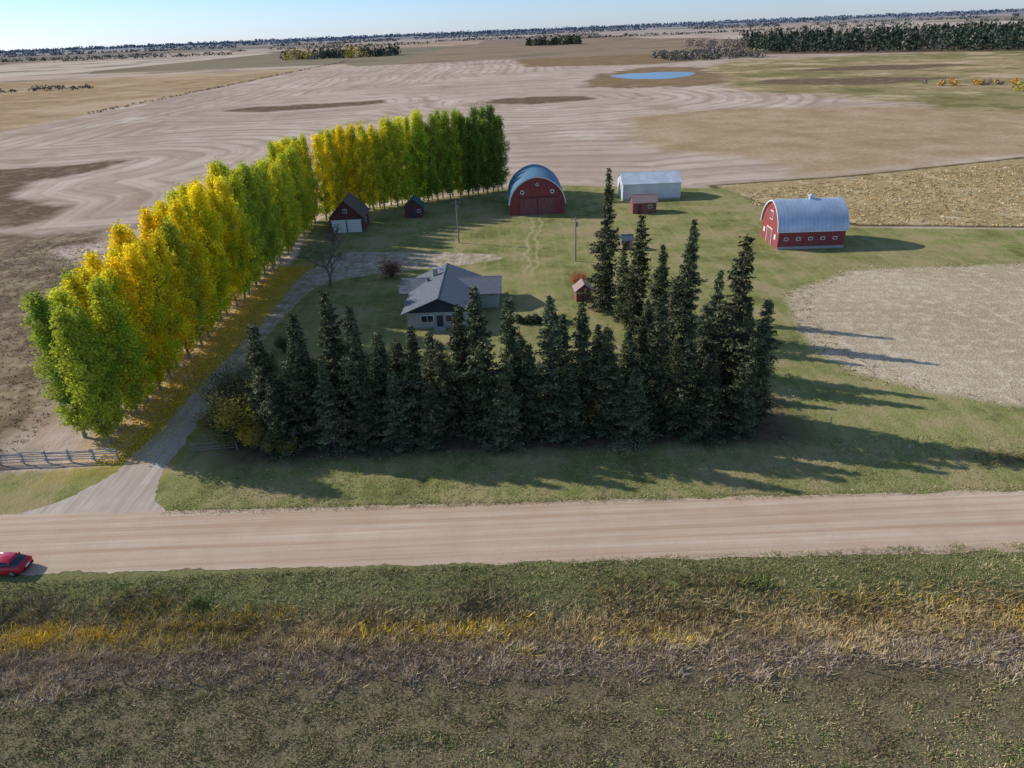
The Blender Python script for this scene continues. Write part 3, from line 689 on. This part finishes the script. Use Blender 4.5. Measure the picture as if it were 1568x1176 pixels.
b=Bld('gothic_roof_barn',59.3,134.4,math.radians(-91.5))
b.arch(10,12.8,3.5,8.3,M_red,M_mroof,M_white,0.25,.35,.24)
for i in range(5):
    yy_=-4.9+i*2.35
    b.box('window_frame_%d'%i,5.04,yy_,2.0,.08,.85,.6,M_white); b.box('window_pane_%d'%i,5.06,yy_,2.0,.08,.6,.36,M_glass)
b.box('plinth',5.03,0,.25,.1,12.8,.5,M_conc)
b.box('great_door',0,-6.44,1.5,3.0,.12,3.0,M_red2)
for q in(-1.5,1.5): b.box('door_trim',q,-6.5,1.5,.14,.1,3.1,M_white)
b.box('door_trim_top',0,-6.5,3.08,3.2,.1,.14,M_white); b.box('loft_door',0,-6.44,5.6,1.6,.12,1.7,M_white); b.box('loft_door_panel',0,-6.5,5.6,1.3,.1,1.4,M_red2)
b.box('end_window_a',-3.2,-6.45,2,.8,.1,.9,M_white); b.box('end_window_b',3.2,-6.45,2,.8,.1,.9,M_white)
b.box('ridge_vent',0,.8,8.65,.8,.8,.7,M_mroof); v=[(-.6,.2,9),(.6,.2,9),(.6,1.4,9),(-.6,1.4,9),(0,.8,9.5)]
b.part('vent_cap',v,[(0,1,4),(1,2,4),(2,3,4),(3,0,4),(3,2,1,0)],M_mroof)

b=Bld('playhouse',12.3,106.8,math.radians(3))
b.gable('',0,0,2.5,2.4,1.9,2.9,'Y',M_red2,M_pink,.3); b.box('door',0,-1.23,.85,.8,.08,1.6,M_dkred)
b=Bld('outhouse',24.2,134.5,0)
b.gable('',0,0,2,2,2,2.8,'X',M_pink,M_shin,.25); b.box('door',0,-1.03,.9,.8,.08,1.7,M_dkred)

# ---------------------------------------------------------------- poles, fences
M_wood=simple('weathered_wood',(.24,.21,.18,1),.3,4); M_wfence=simple('weathered_grey_rails',(.36,.33,.30,1),.35,3)
def pole(x,y,h):
    v,f=tube([[0,0,-.3],[0,0,h*.5],[0,0,h]],[.17,.14,.10],8)
    c1=tube([[-1.0,0,h-.5],[1.0,0,h-.5]],[.06,.06],4); c2=tube([[.25,-.05,h-1.9],[.25,-.05,h-1.1]],[.22,.22],8)
    ins=[tube([[q,0,h-.5],[q,0,h-.25]],[.05,.04],5) for q in(-.9,.9)]
    vv,ff=merge([(v,f),c1,c2]+ins)
    obj('utility_pole',build_mesh('pole',[(vv,ff,0,None)],[M_wood]),(x,y,0),.3)
pole(-10.1,143.7,9); pole(13.2,127.5,8.6)
def railfence(name,pts,h,rails,mat,post=.09,rail=.05,step=2.4,wire=False):
    parts=[]
    for (a,b_) in zip(pts[:-1],pts[1:]):
        a=np.array(a,float);b_=np.array(b_,float); L_=np.linalg.norm(b_-a); n=max(1,int(L_/step))
        for i in range(n+1):
            q=a+(b_-a)*i/n; z=0 if a[1]>44 else float(zg(q[1]+.027*q[0])); hh=h*random.uniform(.85,1.1); lx=random.uniform(-.08,.08)
            parts.append(tube([[q[0],q[1],z-.2],[q[0]+lx,q[1],z+hh]],[post,post*.85],6))
            if i<n:
                q2=a+(b_-a)*(i+1)/n
                for rz in rails: parts.append(tube([[q[0]-.2,q[1]-.1,z+rz+random.uniform(-.1,.1)*(not wire)],[q2[0]+.2,q2[1]-.1,z+rz+random.uniform(-.1,.1)*(not wire)]],[rail,rail*.8],5))
    vv,ff=merge(parts); obj(name,build_mesh(name,[(vv,ff,0,None)],[mat]))
railfence('rail_fence',[(-90,63.8),(-56,63.0),(-43.2,63.1)],1.4,(.3,.6,.9,1.2,1.4),M_wfence,.10,.07,2.4)
railfence('rail_fence',[(-35.2,63.8),(-30.5,64.0)],1.3,(.4,.8,1.2),M_wood,.09,.05)
railfence('wire_fence',[(-75,34.9),(0,32.75),(75,30.7)],1.05,(.4,.7,.95),M_bark,.05,.003,4.6,True)
railfence('wire_fence',[(34,58.5),(46,56.8),(90,55)],1.2,(.6,1.1),M_wood,.06,.005,6,True)
for x,y in((34.5,63.4),(41.5,59)):
    v,f=tube([[0,0,-.2],[0,0,1.5]],[.05,.045],6); obj('wooden_post',build_mesh('post',[(v,f,0,None)],[M_wood]),(x,y,0))

# ---------------------------------------------------------------- red car
M_car=simple('red_car_paint',(.45,.012,.03,1),.04,1,.22,.1,.6); M_tyre=simple('tyre',(.02,.02,.02,1),.1,4,.9); M_rim=simple('alloy',(.5,.5,.52,1),.1,3,.3,.8)
M_lamp=simple('tail_lamp',(.35,.01,.01,1),.1,3,.2,0,.6)
car=Bld('parked_car',-44.7,46.0,math.radians(-1.5))
def loft(name,secs,mat,smooth=True,sub=1):
    v=[];k=10
    for x,w,z0,z1,tk in secs:
        zm=(z0+z1)/2
        v+=[(x,-w*.9,z0),(x,-w,z0+.12*(z1-z0)),(x,-w,zm),(x,-w*tk,z1-.06),(x,-w*tk*.85,z1),(x,w*tk*.85,z1),(x,w*tk,z1-.06),(x,w,zm),(x,w,z0+.12*(z1-z0)),(x,w*.9,z0)]
    f=[]
    for i in range(len(secs)-1):
        for j in range(k): f.append((i*k+j,i*k+(j+1)%k,(i+1)*k+(j+1)%k,(i+1)*k+j))
    f+=[tuple(range(k-1,-1,-1)),tuple(range((len(secs)-1)*k,len(secs)*k))]
    o=car.part(name,v,f,mat,smooth); o.data.validate(); return o
loft('body',[(-2.3,.62,.38,.72,.9),(-2.22,.82,.28,.82,.92),(-1.7,.9,.24,.92,.93),(-.9,.91,.22,.98,.93),(0,.91,.22,1.0,.93),(1.2,.91,.24,1.02,.93),(1.9,.88,.28,1.02,.92),(2.2,.8,.34,.96,.9),(2.28,.66,.42,.84,.9)],M_car)
loft('cabin_glass',[(-1.05,.80,.92,.98,.95),(-.35,.78,.92,1.40,.82),(.4,.78,.92,1.46,.82),(1.25,.77,.92,1.40,.82),(1.95,.74,.92,1.04,.95)],M_glass)
loft('roof_panel',[(-.40,.60,1.38,1.43,.95),(.3,.64,1.43,1.50,.95),(1.2,.62,1.38,1.46,.95),(1.4,.58,1.32,1.38,.95)],M_car)
for sx in(-.25,.55,1.35):
    for sy in(-1,1): car.box('pillar',sx,sy*.71,1.15,.07,.10,.5,M_car)
for sx in(-1.42,1.4):
    for sy in(-1,1):
        v,f=tube([[sx,sy*.68,.33],[sx,sy*.90,.33]],[.33,.33],18); n=18
        car.part('tyre',v,[tuple(map(int,q)) for q in f]+[tuple(range(n)),tuple(range(n,2*n))],M_tyre)
        v,f=tube([[sx,sy*.86,.33],[sx,sy*.925,.33]],[.2,.2],12); car.part('wheel_rim',v,[tuple(map(int,q)) for q in f]+[tuple(range(12)),tuple(range(12,24))],M_rim)
for sy in(-1,1): car.box('lamp',2.2,sy*.62,.82,.16,.28,.14,M_lamp); car.box('headlamp',-2.2,sy*.6,.66,.16,.3,.12,M_rim); car.box('mirror',-.75,sy*.98,1.0,.16,.14,.12,M_car)
car.box('number_plate',2.30,0,.6,.03,.5,.14,M_white); car.box('bumper',2.24,0,.42,.12,1.4,.16,M_tyre)

# ---------------------------------------------------------------- light, sky, camera
el=math.radians(28); az=math.radians(22)
sd=bpy.data.lights.new('sun','SUN'); sd.energy=5.0; sd.angle=math.radians(.5); sd.color=(1,.97,.92)
so_=bpy.data.objects.new('sun',sd); COL.objects.link(so_)
dirv=Vector((math.cos(az)*math.cos(el),-math.sin(az)*math.cos(el),-math.sin(el)))
so_.rotation_euler=dirv.to_track_quat('-Z','Y').to_euler()
w=bpy.data.worlds.new('World'); S.world=w; w.use_nodes=True; nt=w.node_tree
bg=nt.nodes['Background']; sk=nt.nodes.new('ShaderNodeTexSky'); sk.sky_type='NISHITA'; sk.sun_disc=False
sk.sun_elevation=el; sk.sun_rotation=math.radians(292); sk.air_density=1.0; sk.dust_density=.2; sk.ozone_density=2.0
tc_=nt.nodes.new('ShaderNodeTexCoord'); sx_=nt.nodes.new('ShaderNodeSeparateXYZ'); nt.links.new(tc_.outputs['Generated'],sx_.inputs[0])
rp=nt.nodes.new('ShaderNodeValToRGB'); nt.links.new(sx_.outputs[2],rp.inputs[0])
e=rp.color_ramp.elements; e[0].position=0; e[0].color=(.58,.74,1.25,1); e[1].position=.35; e[1].color=(1.1,1.12,1.2,1)
e2=e.new(.05); e2.color=(.52,.70,1.12,1)
mm=nt.nodes.new('ShaderNodeMix'); mm.data_type='RGBA'; mm.blend_type='MULTIPLY'; mm.inputs[0].default_value=1
nt.links.new(sk.outputs[0],mm.inputs[6]); nt.links.new(rp.outputs[0],mm.inputs[7]); nt.links.new(mm.outputs[2],bg.inputs[0]); bg.inputs[1].default_value=.15
S.view_settings.view_transform='Standard'; S.view_settings.look='None'; S.view_settings.exposure=0
cam=bpy.data.cameras.new('camera'); co=bpy.data.objects.new('camera',cam); COL.objects.link(co); S.camera=co
cam.sensor_width=36; cam.lens=24; cam.clip_start=.5; cam.clip_end=80000
Rm=Matrix.Rotation(math.radians(90-27.4),4,'X')@Matrix.Rotation(math.radians(-2.35),4,'Z')
co.matrix_world=Matrix.Translation((0,0,40))@Rm
